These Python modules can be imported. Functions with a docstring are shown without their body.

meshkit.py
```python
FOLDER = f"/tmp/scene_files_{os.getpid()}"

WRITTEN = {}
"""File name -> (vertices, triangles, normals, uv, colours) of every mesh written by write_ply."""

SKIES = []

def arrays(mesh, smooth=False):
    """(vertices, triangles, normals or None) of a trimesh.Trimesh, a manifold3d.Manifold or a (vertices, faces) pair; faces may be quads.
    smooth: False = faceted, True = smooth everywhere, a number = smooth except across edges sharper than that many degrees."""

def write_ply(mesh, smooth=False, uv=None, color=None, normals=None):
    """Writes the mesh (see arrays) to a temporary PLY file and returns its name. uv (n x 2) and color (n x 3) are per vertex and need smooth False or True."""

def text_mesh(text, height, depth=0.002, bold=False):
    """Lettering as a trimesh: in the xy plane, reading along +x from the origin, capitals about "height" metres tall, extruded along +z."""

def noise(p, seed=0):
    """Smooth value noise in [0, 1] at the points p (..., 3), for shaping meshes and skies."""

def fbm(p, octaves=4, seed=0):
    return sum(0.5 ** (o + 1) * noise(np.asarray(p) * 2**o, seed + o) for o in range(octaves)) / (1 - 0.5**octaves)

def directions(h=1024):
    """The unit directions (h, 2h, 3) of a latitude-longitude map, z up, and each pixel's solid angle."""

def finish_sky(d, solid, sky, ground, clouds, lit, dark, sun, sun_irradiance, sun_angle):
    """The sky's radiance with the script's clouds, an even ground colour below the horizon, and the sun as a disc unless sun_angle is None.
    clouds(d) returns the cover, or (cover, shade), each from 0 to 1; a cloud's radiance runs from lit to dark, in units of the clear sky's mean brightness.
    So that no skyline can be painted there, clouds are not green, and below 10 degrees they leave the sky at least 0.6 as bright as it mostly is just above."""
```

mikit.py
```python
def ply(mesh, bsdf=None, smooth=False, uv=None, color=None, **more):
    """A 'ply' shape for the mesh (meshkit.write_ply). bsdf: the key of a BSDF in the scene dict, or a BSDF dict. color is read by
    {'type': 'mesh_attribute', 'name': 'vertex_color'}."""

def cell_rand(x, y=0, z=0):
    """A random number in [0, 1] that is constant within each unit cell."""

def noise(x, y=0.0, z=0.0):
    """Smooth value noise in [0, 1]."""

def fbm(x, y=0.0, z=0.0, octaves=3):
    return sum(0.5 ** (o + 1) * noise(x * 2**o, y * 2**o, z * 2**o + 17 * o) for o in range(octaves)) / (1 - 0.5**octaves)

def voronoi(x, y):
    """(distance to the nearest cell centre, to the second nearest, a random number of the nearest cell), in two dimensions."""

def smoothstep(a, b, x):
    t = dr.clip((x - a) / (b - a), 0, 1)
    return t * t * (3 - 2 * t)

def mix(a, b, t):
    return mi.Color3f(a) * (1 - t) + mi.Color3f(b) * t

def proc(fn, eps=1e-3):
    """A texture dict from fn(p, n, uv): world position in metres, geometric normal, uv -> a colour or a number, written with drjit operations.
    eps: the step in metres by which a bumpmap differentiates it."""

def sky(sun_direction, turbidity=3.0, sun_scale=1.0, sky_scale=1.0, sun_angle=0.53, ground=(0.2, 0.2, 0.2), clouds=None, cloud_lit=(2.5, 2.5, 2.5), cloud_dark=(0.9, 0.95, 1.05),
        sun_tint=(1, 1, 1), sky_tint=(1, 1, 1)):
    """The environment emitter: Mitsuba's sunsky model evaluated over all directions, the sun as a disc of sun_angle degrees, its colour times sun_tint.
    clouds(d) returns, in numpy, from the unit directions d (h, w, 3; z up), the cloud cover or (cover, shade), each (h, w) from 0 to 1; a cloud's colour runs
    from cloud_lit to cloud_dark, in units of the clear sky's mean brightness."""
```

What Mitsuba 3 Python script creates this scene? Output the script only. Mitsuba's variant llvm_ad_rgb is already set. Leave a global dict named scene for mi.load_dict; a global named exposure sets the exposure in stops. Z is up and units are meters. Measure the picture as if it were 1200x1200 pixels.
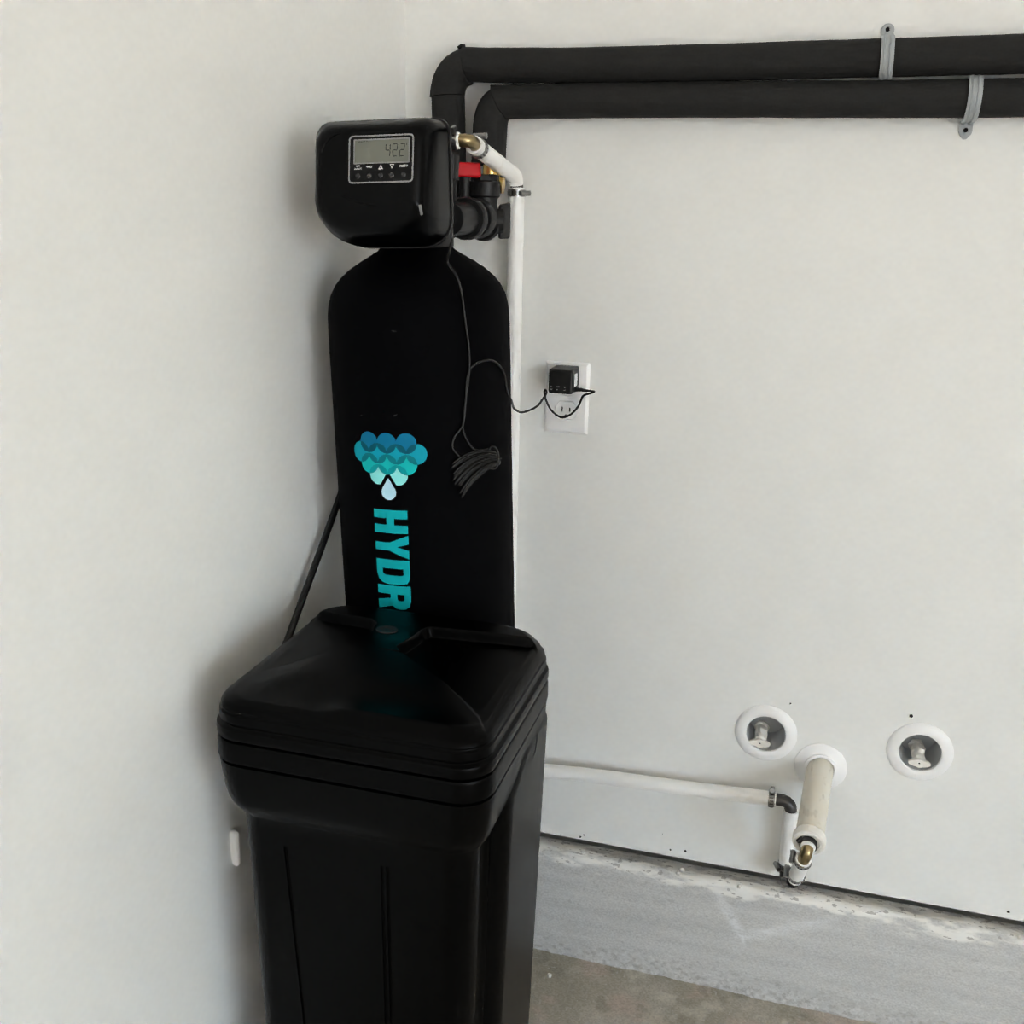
import math, random
import numpy as np, trimesh, shapely
import mitsuba as mi, drjit as dr
import manifold3d as m3
import mikit, meshkit
from mikit import ply, proc, noise, fbm, smoothstep, mix
from shapely.geometry import Polygon, Point, LineString, box as sbox
from shapely import affinity

random.seed(7)
rng = np.random.default_rng(7)
T = mi.ScalarTransform4f
scene, labels = {}, {}

# ------------------------------------------------------------------ camera, sky, exposure
exposure = 5.34
CAM_POS = np.array([0.63114, -1.57659, 1.29751])
CAM_RIGHT = np.array([0.96019573, 0.27860088, 0.02014232])
CAM_DOWN = np.array([0.09719799, -0.26564678, -0.95915814])
CAM_FWD = np.array([-0.26187156, 0.92293734, -0.28215235])
m = np.eye(4)
m[:3, 0], m[:3, 1], m[:3, 2], m[:3, 3] = -CAM_RIGHT, -CAM_DOWN, CAM_FWD, CAM_POS
scene['camera'] = {'type': 'perspective', 'fov': 2 * math.degrees(math.atan(0.5)), 'fov_axis': 'x',
                   'near_clip': 0.02, 'far_clip': 200.0, 'to_world': T(m)}
# daylight: the garage door on the right stands open, sun high outside it, bright paved drive
scene['sky'] = mikit.sky((0.74, -0.22, 0.66), turbidity=4.0, sun_scale=1.0, sky_scale=1.0,
                         ground=(0.42, 0.42, 0.42),
                         sun_tint=(0.885, 0.995, 1.28), sky_tint=(0.97, 1.0, 1.0))


# ------------------------------------------------------------------ helpers
def add(key, mesh, mat, smooth=False, label=None, category=None, group=None, kind=None, **kw):
    if key in scene:
        i = 1
        while f'{key}_{i:03d}' in scene:
            i += 1
        key = f'{key}_{i:03d}'
    scene[key] = ply(mesh, mat, smooth=smooth, **kw)
    tag(key, label, category, group, kind)
    return key


def tag(key, label=None, category=None, group=None, kind=None):
    d = {k: v for k, v in dict(label=label, category=category, group=group, kind=kind).items() if v}
    if d:
        labels[key] = d


def mesh_of(man):
    q = man.to_mesh()
    return trimesh.Trimesh(np.array(q.vert_properties[:, :3]), np.array(q.tri_verts), process=False)


def man_of(t):
    return m3.Manifold(m3.Mesh(np.asarray(t.vertices, np.float32), np.asarray(t.faces, np.uint32)))


_ico = trimesh.creation.icosphere(subdivisions=2).vertices
_ico3 = trimesh.creation.icosphere(subdivisions=3).vertices


def hull(spheres, fine=False):
    b = _ico3 if fine else _ico
    return trimesh.convex.convex_hull(np.vstack([np.asarray(c, float) + b * r for *c, r in spheres]))


def rbox(c, size, r, fine=False):
    h = np.asarray(size, float) / 2 - r
    return hull([(c[0] + sx * h[0], c[1] + sy * h[1], c[2] + sz * h[2], r)
                 for sx in (-1, 1) for sy in (-1, 1) for sz in (-1, 1)], fine)


def bx(lo, hi):
    lo, hi = np.asarray(lo, float), np.asarray(hi, float)
    b = trimesh.creation.box(hi - lo)
    b.apply_translation((lo + hi) / 2)
    return b


def frames(P):
    t = np.gradient(P, axis=0)
    t /= np.linalg.norm(t, axis=1, keepdims=True)
    a = np.array([0, 0, 1.0]) if abs(t[0][2]) < .9 else np.array([1.0, 0, 0])
    n = np.cross(t[0], a)
    n /= np.linalg.norm(n)
    N = []
    for i in range(len(P)):
        n = n - t[i] * (n @ t[i])
        n /= np.linalg.norm(n)
        N.append(n)
    N = np.array(N)
    return t, N, np.cross(t, N)


def tube(P, r, n=14, cap=True):
    P = np.asarray(P, float)
    r = np.broadcast_to(np.asarray(r, float), (len(P),))
    t, N, B = frames(P)
    a = np.arange(n) * 2 * np.pi / n
    ring = np.cos(a)[None, :, None] * N[:, None] + np.sin(a)[None, :, None] * B[:, None]
    V = (P[:, None] + ring * r[:, None, None]).reshape(-1, 3)
    F = []
    for i in range(len(P) - 1):
        for j in range(n):
            k = (j + 1) % n
            F += [[i * n + j, i * n + k, (i + 1) * n + k], [i * n + j, (i + 1) * n + k, (i + 1) * n + j]]
    if cap:
        V = np.vstack([V, P[:1], P[-1:]])
        s, e = len(V) - 2, len(V) - 1
        o = (len(P) - 1) * n
        for j in range(n):
            k = (j + 1) % n
            F += [[s, k, j], [e, o + j, o + k]]
    return trimesh.Trimesh(V, np.array(F), process=False)


def spline(P, n=60):
    """Catmull-Rom curve through the points."""
    P = np.asarray(P, float)
    Q = np.vstack([2 * P[0] - P[1], P, 2 * P[-1] - P[-2]])
    out = []
    m_ = max(2, n // (len(P) - 1))
    for i in range(1, len(Q) - 2):
        for u in np.linspace(0, 1, m_, endpoint=False):
            a, b, c, d = Q[i - 1:i + 3]
            out.append(.5 * (2 * b + (c - a) * u + (2 * a - 5 * b + 4 * c - d) * u * u + (3 * b - a - 3 * c + d) * u ** 3))
    out.append(P[-1])
    return np.array(out)


def bend(P, rad, n=10):
    """Polyline with its inner corners rounded."""
    P = [np.asarray(p, float) for p in P]
    rad = np.broadcast_to(rad, (len(P),))
    out = [P[0]]
    for i in range(1, len(P) - 1):
        a, b, c = P[i - 1:i + 2]
        u, v = (a - b) / np.linalg.norm(a - b), (c - b) / np.linalg.norm(c - b)
        s, e = b + u * rad[i], b + v * rad[i]
        for w in np.linspace(0, 1, n):
            out.append((1 - w) ** 2 * s + 2 * w * (1 - w) * b + w * w * e)
    out.append(P[-1])
    return np.array(out)


def densify(P, step):
    out = [P[0]]
    for a, b in zip(P[:-1], P[1:]):
        k = max(1, int(np.linalg.norm(b - a) / step))
        out += [a + (b - a) * (i + 1) / k for i in range(k)]
    return np.array(out)


def lathe(profile, origin, axis, n=40):
    """Profile rows (radius, distance along the axis) turned about the axis; closed where radius reaches 0."""
    axis = np.asarray(axis, float) / np.linalg.norm(axis)
    a = np.array([0, 0, 1.0]) if abs(axis[2]) < .9 else np.array([1.0, 0, 0])
    u = np.cross(a, axis)
    u /= np.linalg.norm(u)
    w = np.cross(axis, u)
    pr = np.asarray(profile, float)
    th = np.arange(n) * 2 * np.pi / n
    V = (np.asarray(origin, float) + pr[:, None, 1:2] * axis +
         pr[:, None, 0:1] * (np.cos(th)[None, :, None] * u + np.sin(th)[None, :, None] * w)).reshape(-1, 3)
    F = []
    for i in range(len(pr) - 1):
        for j in range(n):
            k = (j + 1) % n
            F += [[i * n + j, i * n + k, (i + 1) * n + k], [i * n + j, (i + 1) * n + k, (i + 1) * n + j]]
    t = trimesh.Trimesh(V, np.array(F), process=False)
    t.merge_vertices()
    t.update_faces(t.nondegenerate_faces())
    if len(pr) > 2 and (pr[0] == pr[-1]).all():
        trimesh.repair.fix_normals(t)
    elif t.is_watertight and t.volume < 0:
        t.invert()
    return t


def rod(a, b, r, n=20, bev=0.0):
    a, b = np.asarray(a, float), np.asarray(b, float)
    L = np.linalg.norm(b - a)
    bev = min(bev, L / 3, r / 2)
    pr = [(0, 0), (r - bev, 0), (r, bev), (r, L - bev), (r - bev, L), (0, L)] if bev else [(0, 0), (r, 0), (r, L), (0, L)]
    return lathe(pr, a, b - a, n)


def prism(poly, depth):
    polys = getattr(poly, 'geoms', [poly])
    return trimesh.util.concatenate([trimesh.creation.extrude_polygon(p, depth, engine='earcut') for p in polys if p.area > 1e-12])


def cat(*ms):
    return trimesh.util.concatenate([q for q in ms])


def hose_clamp(c, d, r, key, screw_dir):
    """Stainless band round a hose with its worm screw housing; a part."""
    c, d = np.asarray(c, float), np.asarray(d, float) / np.linalg.norm(d)
    w = .0050
    band = lathe([(r, -w), (r + .0012, -w), (r + .0012, w), (r, w), (r, -w)], c, d, 36)
    s = np.asarray(screw_dir, float)
    s = s - d * (s @ d)
    s /= np.linalg.norm(s)
    q = np.cross(d, s)
    hc = c + s * (r + .004)
    screw = rod(hc - q * .008, hc + q * .007, .0036, 12, .0006)
    head = rod(hc + q * .007, hc + q * .011, .0044, 6)
    k = add(key, cat(band, screw, head), 'steel', smooth=35)
    slots = []
    for a in np.linspace(.45, 5.85, 15):
        o = math.cos(a) * s + math.sin(a) * q
        tq = np.cross(d, o)
        b_ = trimesh.creation.box((.0016, .0056, .0012))
        M = np.eye(4)
        M[:3, 0], M[:3, 1], M[:3, 2], M[:3, 3] = tq, d, o, c + o * (r + .0010)
        b_.apply_transform(M)
        slots.append(b_)
    add(k + '__slots', cat(*slots), 'steel_dark')
    return k


# ------------------------------------------------------------------ materials
def rgb(*c):
    return {'type': 'rgb', 'value': list(c)}


def plastic(col, rough=.4, spec=.5, **kw):
    return {'type': 'principled', 'base_color': col if isinstance(col, dict) else rgb(*col), 'roughness': rough, 'specular': spec, **kw}


def paint_colour(p, n, uv):
    a = fbm(p.x * 2.3, p.y * 2.3, p.z * 2.3, octaves=3)
    b = noise(p.x * 160, p.y * 160, p.z * 160)
    c = smoothstep(.80, .90, fbm(p.x * 9 + 3, p.y * 9, p.z * 9, octaves=3))
    base = mix((.715, .72, .705), (.735, .74, .725), a)
    base = base * (.985 + .03 * b)
    return mix(base, base * .93, c * .6)


def paint_bump(p, n, uv):
    return .00010 * fbm(p.x * 170, p.y * 170, p.z * 170, octaves=2) + .00015 * fbm(p.x * 12, p.y * 12, p.z * 12, octaves=2)


scene['wall_paint'] = {'type': 'bumpmap', 'tex': proc(paint_bump, eps=.0015), 'scale': 1.0,
                       'bsdf': {'type': 'principled', 'base_color': proc(paint_colour), 'roughness': .55, 'specular': .35}}
scene['ceiling_paint'] = {'type': 'diffuse', 'reflectance': rgb(.75, .75, .735)}
scene['far_wall_paint'] = {'type': 'diffuse', 'reflectance': rgb(.70, .70, .69)}


def curb_colour(p, n, uv):
    streak = fbm(p.x * 9, p.y * 30, p.z * 70, octaves=4)
    patch = fbm(p.x * 7 + 5, p.y * 7, p.z * 9, octaves=3)
    grit = noise(p.x * 420, p.y * 420, p.z * 420)
    speck = smoothstep(.80, .88, noise(p.x * 230 + 9, p.y * 230, p.z * 230))
    pit = smoothstep(.84, .90, noise(p.x * 120 + 31, p.y * 120, p.z * 120))
    c = mix((.40, .40, .395), (.58, .58, .575), .65 * streak + .35 * patch)
    c = c * (.86 + .28 * grit)
    c = mix(c, (.58, .58, .57), speck * .35)
    c = mix(c, (.22, .215, .205), pit * .2)
    # lime and plaster left along the top edge, in ragged patches
    rag = fbm(p.x * 26, p.y * 60, p.z * 60 + 4, octaves=4)
    top = smoothstep(.176, .196, p.z + .05 * (rag - .5))
    c = mix(c, (.80, .79, .76), top * smoothstep(.34, .60, rag) * .9)
    crack = smoothstep(.60, .70, fbm(p.x * 110 + 7, p.y * 160, p.z * 220, octaves=4)) * top
    c = mix(c, (.10, .09, .08), crack * .5)
    # pale mineral drip line below the condensate fitting
    d1 = dr.abs((p.z - .110) - .42 * (p.x - .622)) + .018 * (rag - .5)
    m1 = (1 - smoothstep(.001, .017, d1)) * smoothstep(.60, .63, p.x) * (1 - smoothstep(.70, .80, p.x))
    d2 = dr.abs((p.z - .110) + 1.35 * (p.x - .622)) + .02 * (rag - .5)
    m2 = (1 - smoothstep(.002, .026, d2)) * smoothstep(.560, .585, p.x) * (1 - smoothstep(.622, .630, p.x))
    c = mix(c, (.76, .77, .79), dr.maximum(m1, m2) * .75 * (.25 + .35 * grit + .5 * smoothstep(.35, .65, rag)))
    # coarse pale grit smeared at the foot
    foot = 1 - smoothstep(.012, .045, p.z + .04 * (rag - .5))
    g2 = smoothstep(.45, .65, noise(p.x * 180, p.y * 180, p.z * 180 + 8))
    c = mix(c, (.44, .44, .43), foot * g2 * .7)
    c = mix(c, (.22, .21, .19), foot * smoothstep(.45, .75, fbm(p.x * 150 + 3, p.y * 150, p.z * 150, octaves=3)) * .4)
    return c


def curb_bump(p, n, uv):
    return .0012 * fbm(p.x * 40, p.y * 60, p.z * 140, octaves=4) + .0009 * noise(p.x * 300, p.y * 300, p.z * 300)


scene['curb_concrete'] = {'type': 'bumpmap', 'tex': proc(curb_bump, eps=.001), 'scale': 1.0,
                          'bsdf': {'type': 'principled', 'base_color': proc(curb_colour), 'roughness': .85, 'specular': .2}}


def floor_colour(p, n, uv):
    a = fbm(p.x * 7, p.y * 7, 3.0, octaves=4)
    b = fbm(p.x * 16 + 9, p.y * 16, 1.0, octaves=4)
    grit = noise(p.x * 380, p.y * 380)
    c = mix((.330, .310, .255), (.450, .420, .370), smoothstep(.3, .7, a))
    c = mix(c, (.440, .370, .320), smoothstep(.52, .72, b) * .8)
    c = mix(c, (.25, .235, .19), smoothstep(.60, .75, fbm(p.x * 30, p.y * 30, 7.0, octaves=4)) * .6)
    c = mix(c, (.54, .52, .46), smoothstep(.62, .78, fbm(p.x * 22 + 4, p.y * 22, 5.0, octaves=3)) * .5)
    speck = smoothstep(.86, .92, noise(p.x * 150 + 5, p.y * 150))
    c = mix(c, (.50, .48, .43), speck * .5)
    return c * (.86 + .28 * grit)


def floor_bump(p, n, uv):
    return .0008 * fbm(p.x * 60, p.y * 60, p.z, octaves=4)


scene['floor_concrete'] = {'type': 'bumpmap', 'tex': proc(floor_bump, eps=.0015), 'scale': 1.0,
                           'bsdf': {'type': 'principled', 'base_color': proc(floor_colour), 'roughness': .6, 'specular': .35}}
scene['drive_concrete'] = {'type': 'diffuse', 'reflectance': rgb(.42, .41, .39)}


def foam_colour(p, n, uv):
    a = fbm(p.x * 60, p.y * 60, p.z * 60, octaves=3)
    b = noise(p.x * 480, p.y * 480, p.z * 480)
    return mix((.008, .008, .0077), (.017, .017, .0163), .5 * a + .5 * b)


def foam_bump(p, n, uv):
    return .0006 * noise(p.x * 420, p.y * 420, p.z * 420) + .0010 * fbm(p.x * 60, p.y * 60, p.z * 60, octaves=2)


scene['black_foam'] = {'type': 'bumpmap', 'tex': proc(foam_bump, eps=.0008), 'scale': 1.0,
                       'bsdf': plastic(proc(foam_colour), .8, .3)}
scene['tank_black'] = plastic((.0006, .0006, .0011), .7, .04)


def moulded_bump(p, n, uv):
    return .00008 * noise(p.x * 900, p.y * 900, p.z * 900)


scene['brine_black'] = {'type': 'bumpmap', 'tex': proc(moulded_bump, eps=.0004), 'scale': 1.0,
                        'bsdf': {'type': 'roughplastic', 'int_ior': 1.145, 'alpha': .13, 'diffuse_reflectance': rgb(.0006, .0006, .0007)}}
scene['gloss_black'] = {'type': 'roughplastic', 'int_ior': 1.2, 'alpha': .07, 'diffuse_reflectance': rgb(.0012, .0013, .0015)}
scene['panel_black'] = plastic((.002, .002, .0022), .3, .2)
scene['valve_black'] = plastic((.006, .006, .0063), .45, .3)
scene['cord_black'] = plastic((.004, .004, .004), .45, .35)
scene['tube_black'] = plastic((.004, .004, .004), .4, .4)


def hose_colour(p, n, uv):
    d = smoothstep(.62, .78, fbm(p.x * 40, p.y * 40, p.z * 40, octaves=3))
    return mix((.80, .80, .785), (.64, .62, .57), d * .45)


def beige_colour(p, n, uv):
    d = fbm(p.x * 30, p.y * 14, p.z * 30, octaves=4)
    s = smoothstep(.60, .75, fbm(p.x * 90, p.y * 40, p.z * 90, octaves=3))
    return mix(mix((.60, .56, .48), (.69, .66, .58), d), (.42, .38, .31), s * .4)


scene['white_hose'] = plastic(proc(hose_colour), .4, .5)
scene['beige_pipe'] = plastic(proc(beige_colour), .5, .4)
scene['white_plastic'] = plastic((.80, .80, .80), .35, .5)
scene['cup_plastic'] = plastic((.45, .46, .47), .5, .4)
scene['ivory_plastic'] = plastic((.74, .72, .67), .35, .5)
scene['grey_plastic'] = plastic((.30, .32, .335), .38, .5)
scene['red_plastic'] = plastic((.50, .004, .008), .4, .2)
scene['dark_hole'] = plastic((.01, .01, .01), .8, .1)
scene['steel'] = {'type': 'principled', 'base_color': rgb(.27, .27, .265), 'metallic': 1.0, 'roughness': .26}
scene['steel_dark'] = {'type': 'principled', 'base_color': rgb(.075, .072, .07), 'metallic': .8, 'roughness': .4}
scene['brass_dull'] = {'type': 'principled', 'base_color': rgb(.36, .28, .15), 'metallic': 1.0, 'roughness': .3}
scene['brass'] = {'type': 'principled', 'base_color': rgb(.75, .52, .18), 'metallic': 1.0, 'roughness': .22}
scene['lcd_grey'] = plastic((.150, .155, .130), .3, .2)
scene['lcd_dark'] = plastic((.045, .047, .04), .4, .2)
scene['print_white'] = plastic((.62, .62, .62), .5, .3)
scene['print_grey'] = plastic((.20, .20, .205), .45, .4)
scene['latch_grey'] = plastic((.16, .16, .165), .35, .5)
scene['button_black'] = plastic((.012, .012, .013), .35, .5)
scene['label_white'] = plastic((.60, .62, .65), .5, .3)
TEALS = dict(blue=(.004, .150, .290), teal=(.004, .290, .400), turquoise=(.006, .420, .430), aqua=(.25, .74, .72),
             drop=(.46, .73, .86), overlap=(.002, .085, .130), overlap_low=(.003, .160, .200), overlap_pale=(.004, .280, .310), letter=(.004, .370, .420))
for k, c in TEALS.items():
    scene['decal_' + k] = plastic(c, .55, .1)


def chip_colour(p, n, uv):
    return mix((.52, .51, .47), (.68, .67, .64), noise(p.x * 300, p.y * 300, p.z * 300))


scene['plaster_chip'] = {'type': 'diffuse', 'reflectance': proc(chip_colour)}

for k in list(scene):
    if k not in ('camera', 'sky'):
        scene[k] = {'type': 'twosided', 'bsdf': scene[k]}

# ------------------------------------------------------------------ the setting
ROOM_X, ROOM_Y, ROOM_Z = 5.0, -7.4, 2.75
DRY = .216                                            # the drywall ends this far above the floor
ESC1, ESC2, ESC3 = (.6262, .4815), (.8635, .4890), (.7176, .4355)
sheet = sbox(0, DRY, ROOM_X, ROOM_Z)
for cx, cz in (ESC1, ESC2):
    sheet = sheet.difference(Point(cx, cz).buffer(.0315, 32))
sheet = sheet.difference(Point(*ESC3).buffer(.024, 32))
# a slightly ragged lower edge
w = prism(sheet, .0125)
V = w.vertices
w.vertices = np.stack([V[:, 0], V[:, 2], V[:, 1]], 1)
w.invert()
add('wall_back', w, 'wall_paint', label='white painted drywall behind the water softener, stopping above a bare concrete curb', kind='structure')
add('wall_back__sheathing', bx((-.1, .10, -.1), (ROOM_X + .16, .14, ROOM_Z + .1)), 'ceiling_paint')
add('wall_left', bx((-.0125, ROOM_Y, 0), (0, 0.14, ROOM_Z)), 'wall_paint', label='plain white painted wall on the left', kind='structure')
add('floor', bx((-.1, ROOM_Y - .1, -.12), (ROOM_X + .1, .1, 0)), 'floor_concrete', label='stained brownish concrete garage floor', kind='structure')
add('ceiling', bx((-.1, ROOM_Y - .1, ROOM_Z), (ROOM_X + .1, .1, ROOM_Z + .1)), 'ceiling_paint', label='white garage ceiling', kind='structure')
add('wall_front', bx((-.1, ROOM_Y - .1, 0), (ROOM_X + .1, ROOM_Y, ROOM_Z)), 'far_wall_paint', label='garage wall behind the camera', kind='structure')
DOOR_Y0, DOOR_Y1, DOOR_Z = -7.2, -3.6, 2.2            # the open garage door in the right wall
side = sbox(ROOM_Y, 0, 0, ROOM_Z).difference(sbox(DOOR_Y0, -.01, DOOR_Y1, DOOR_Z))
w = prism(side, .15)
V = w.vertices
w.vertices = np.stack([ROOM_X + V[:, 2], V[:, 0], V[:, 1]], 1)
add('wall_right', w, 'ceiling_paint', label='right garage wall with the open garage doorway', kind='structure')
add('driveway', bx((ROOM_X + .1, -16, -.14), (ROOM_X + 14, 12, -.02)), 'drive_concrete', label='sunlit concrete driveway outside the garage', kind='structure')

# concrete curb: a ledge with an uneven edge
nx, prof = 560, []
prof = np.array([(.02, .194), (.0, .1965), (-.008, .1995), (-.018, .2000), (-.0235, .1980), (-.0275, .194), (-.030, .187), (-.0305, .178)] +
                [(-.0305 - .0012 * i, .178 - .0165 * i) for i in range(1, 11)] + [(-.0445, .004), (-.047, -.01), (.02, -.01)])
X = np.linspace(0, ROOM_X, 40)
X = np.unique(np.concatenate([np.linspace(0, 1.5, nx), np.linspace(1.5, ROOM_X, 40)]))
P3 = np.zeros((len(X), len(prof), 3))
P3[..., 0] = X[:, None]
P3[..., 1] = prof[None, :, 0]
P3[..., 2] = prof[None, :, 1]
nz = meshkit.fbm(P3 * 38, 4, 3) - .5
nz2 = meshkit.fbm(P3 * np.array([6, 20, 20]), 3, 9) - .5
edge = np.exp(-((prof[:, 1] - .195) / .014) ** 2) * (prof[:, 0] > -.04) * (prof[:, 0] < .01)
foot = np.exp(-((prof[:, 1] - .0) / .02) ** 2) * (prof[:, 0] < 0)
P3[..., 1] += (.010 * nz + .006 * nz2) * (.25 + edge + 1.2 * foot)[None] * (prof[:, 0] < .01)
P3[..., 2] += (.008 * nz + .004 * nz2) * edge[None]
n2 = len(prof)
F = []
for i in range(len(X) - 1):
    for j in range(n2):
        k = (j + 1) % n2
        a, b, c, d = i * n2 + j, i * n2 + k, (i + 1) * n2 + k, (i + 1) * n2 + j
        F += [[a, b, c], [a, c, d]]
ctr = len(X) * n2
Vc = np.vstack([P3.reshape(-1, 3), [[0, -.0, .1]], [[ROOM_X, -.0, .1]]])
for j in range(n2):
    k = (j + 1) % n2
    F += [[ctr, k, j], [ctr + 1, (len(X) - 1) * n2 + j, (len(X) - 1) * n2 + k]]
curb = trimesh.Trimesh(Vc, np.array(F), process=False)
if curb.volume < 0:
    curb.invert()
add('baseboard_back', curb, 'curb_concrete', smooth=50, label='bare grey concrete curb with a crumbly pale top edge below the drywall', kind='structure')

# nail holes and dings in the drywall (x, z)
for hx, hz, hr in [(.3245, .2215, .0018), (.2885, .2185, .0013), (.3305, .2265, .0018), (.5110, .2320, .0019), (.4855, .2290, .0016), (.8432, .5480, .0028),
                   (.6600, .5400, .0014), (1.0300, .2290, .0022), (.983, .885, .0016), (.47, .258, .0010)]:
    pr = [(0, .0004), (hr * .55, .0003), (hr, -.0003), (hr * 1.25, -.0007), (hr * 1.6, -.00005), (0, -.00005)]
    add('wall_back__nail_hole', lathe([(0, .0), (hr, .0), (hr, .0006), (0, .0006)], (hx, 0, hz), (0, -1, 0), 10), 'dark_hole')

# ------------------------------------------------------------------ water softener: tank, decal, control head, bypass
LEAN = math.atan(.0375)
TL = np.array(trimesh.transformations.concatenate_matrices(
    trimesh.transformations.translation_matrix((.184, -.31, 0)),
    trimesh.transformations.rotation_matrix(-LEAN, (0, 1, 0))))


def lean(t):
    t = t.copy()
    t.apply_transform(TL)
    return t


def lp(*p):
    return (TL @ np.array([*p, 1.0]))[:3]


WS = 'water_softener'
tag(WS, 'tall black cylindrical water softener tank with a control head on top, standing in the corner', 'water softener')
TR = .118
prof_t = [(0, .02), (.100, .02), (.112, .030), (TR, .05), (TR, .6), (TR, 1.05), (TR, 1.155), (.1174, 1.168), (.1160, 1.180), (.1125, 1.193), (.107, 1.204),
          (.0985, 1.2145), (.087, 1.2245), (.074, 1.233), (.061, 1.2405), (.050, 1.247), (.045, 1.252), (.044, 1.262), (0, 1.262)]
add(WS + '__tank', lean(lathe(prof_t, (0, 0, 0), (0, 0, 1), 96)), 'tank_black', smooth=30)
add(WS + '__base', lean(lathe([(0, .004), (.119, .004), (.1215, .010), (.1215, .060), (.1195, .066), (0, .066)], (0, 0, 0), (0, 0, 1), 64)), 'valve_black', smooth=30)


def wrap(poly, depth=.0005, r=TR, seg=.004):
    """A flat decal outline (arc length from the front, height) laid round the tank."""
    t = prism(poly, depth)
    t = t.subdivide_to_size(seg, max_iter=12)
    a = t.vertices[:, 0] / r
    q = r + .0002 + t.vertices[:, 2]
    t.vertices = np.stack([q * np.sin(a), -q * np.cos(a), t.vertices[:, 1]], 1)
    return lean(t)


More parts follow.
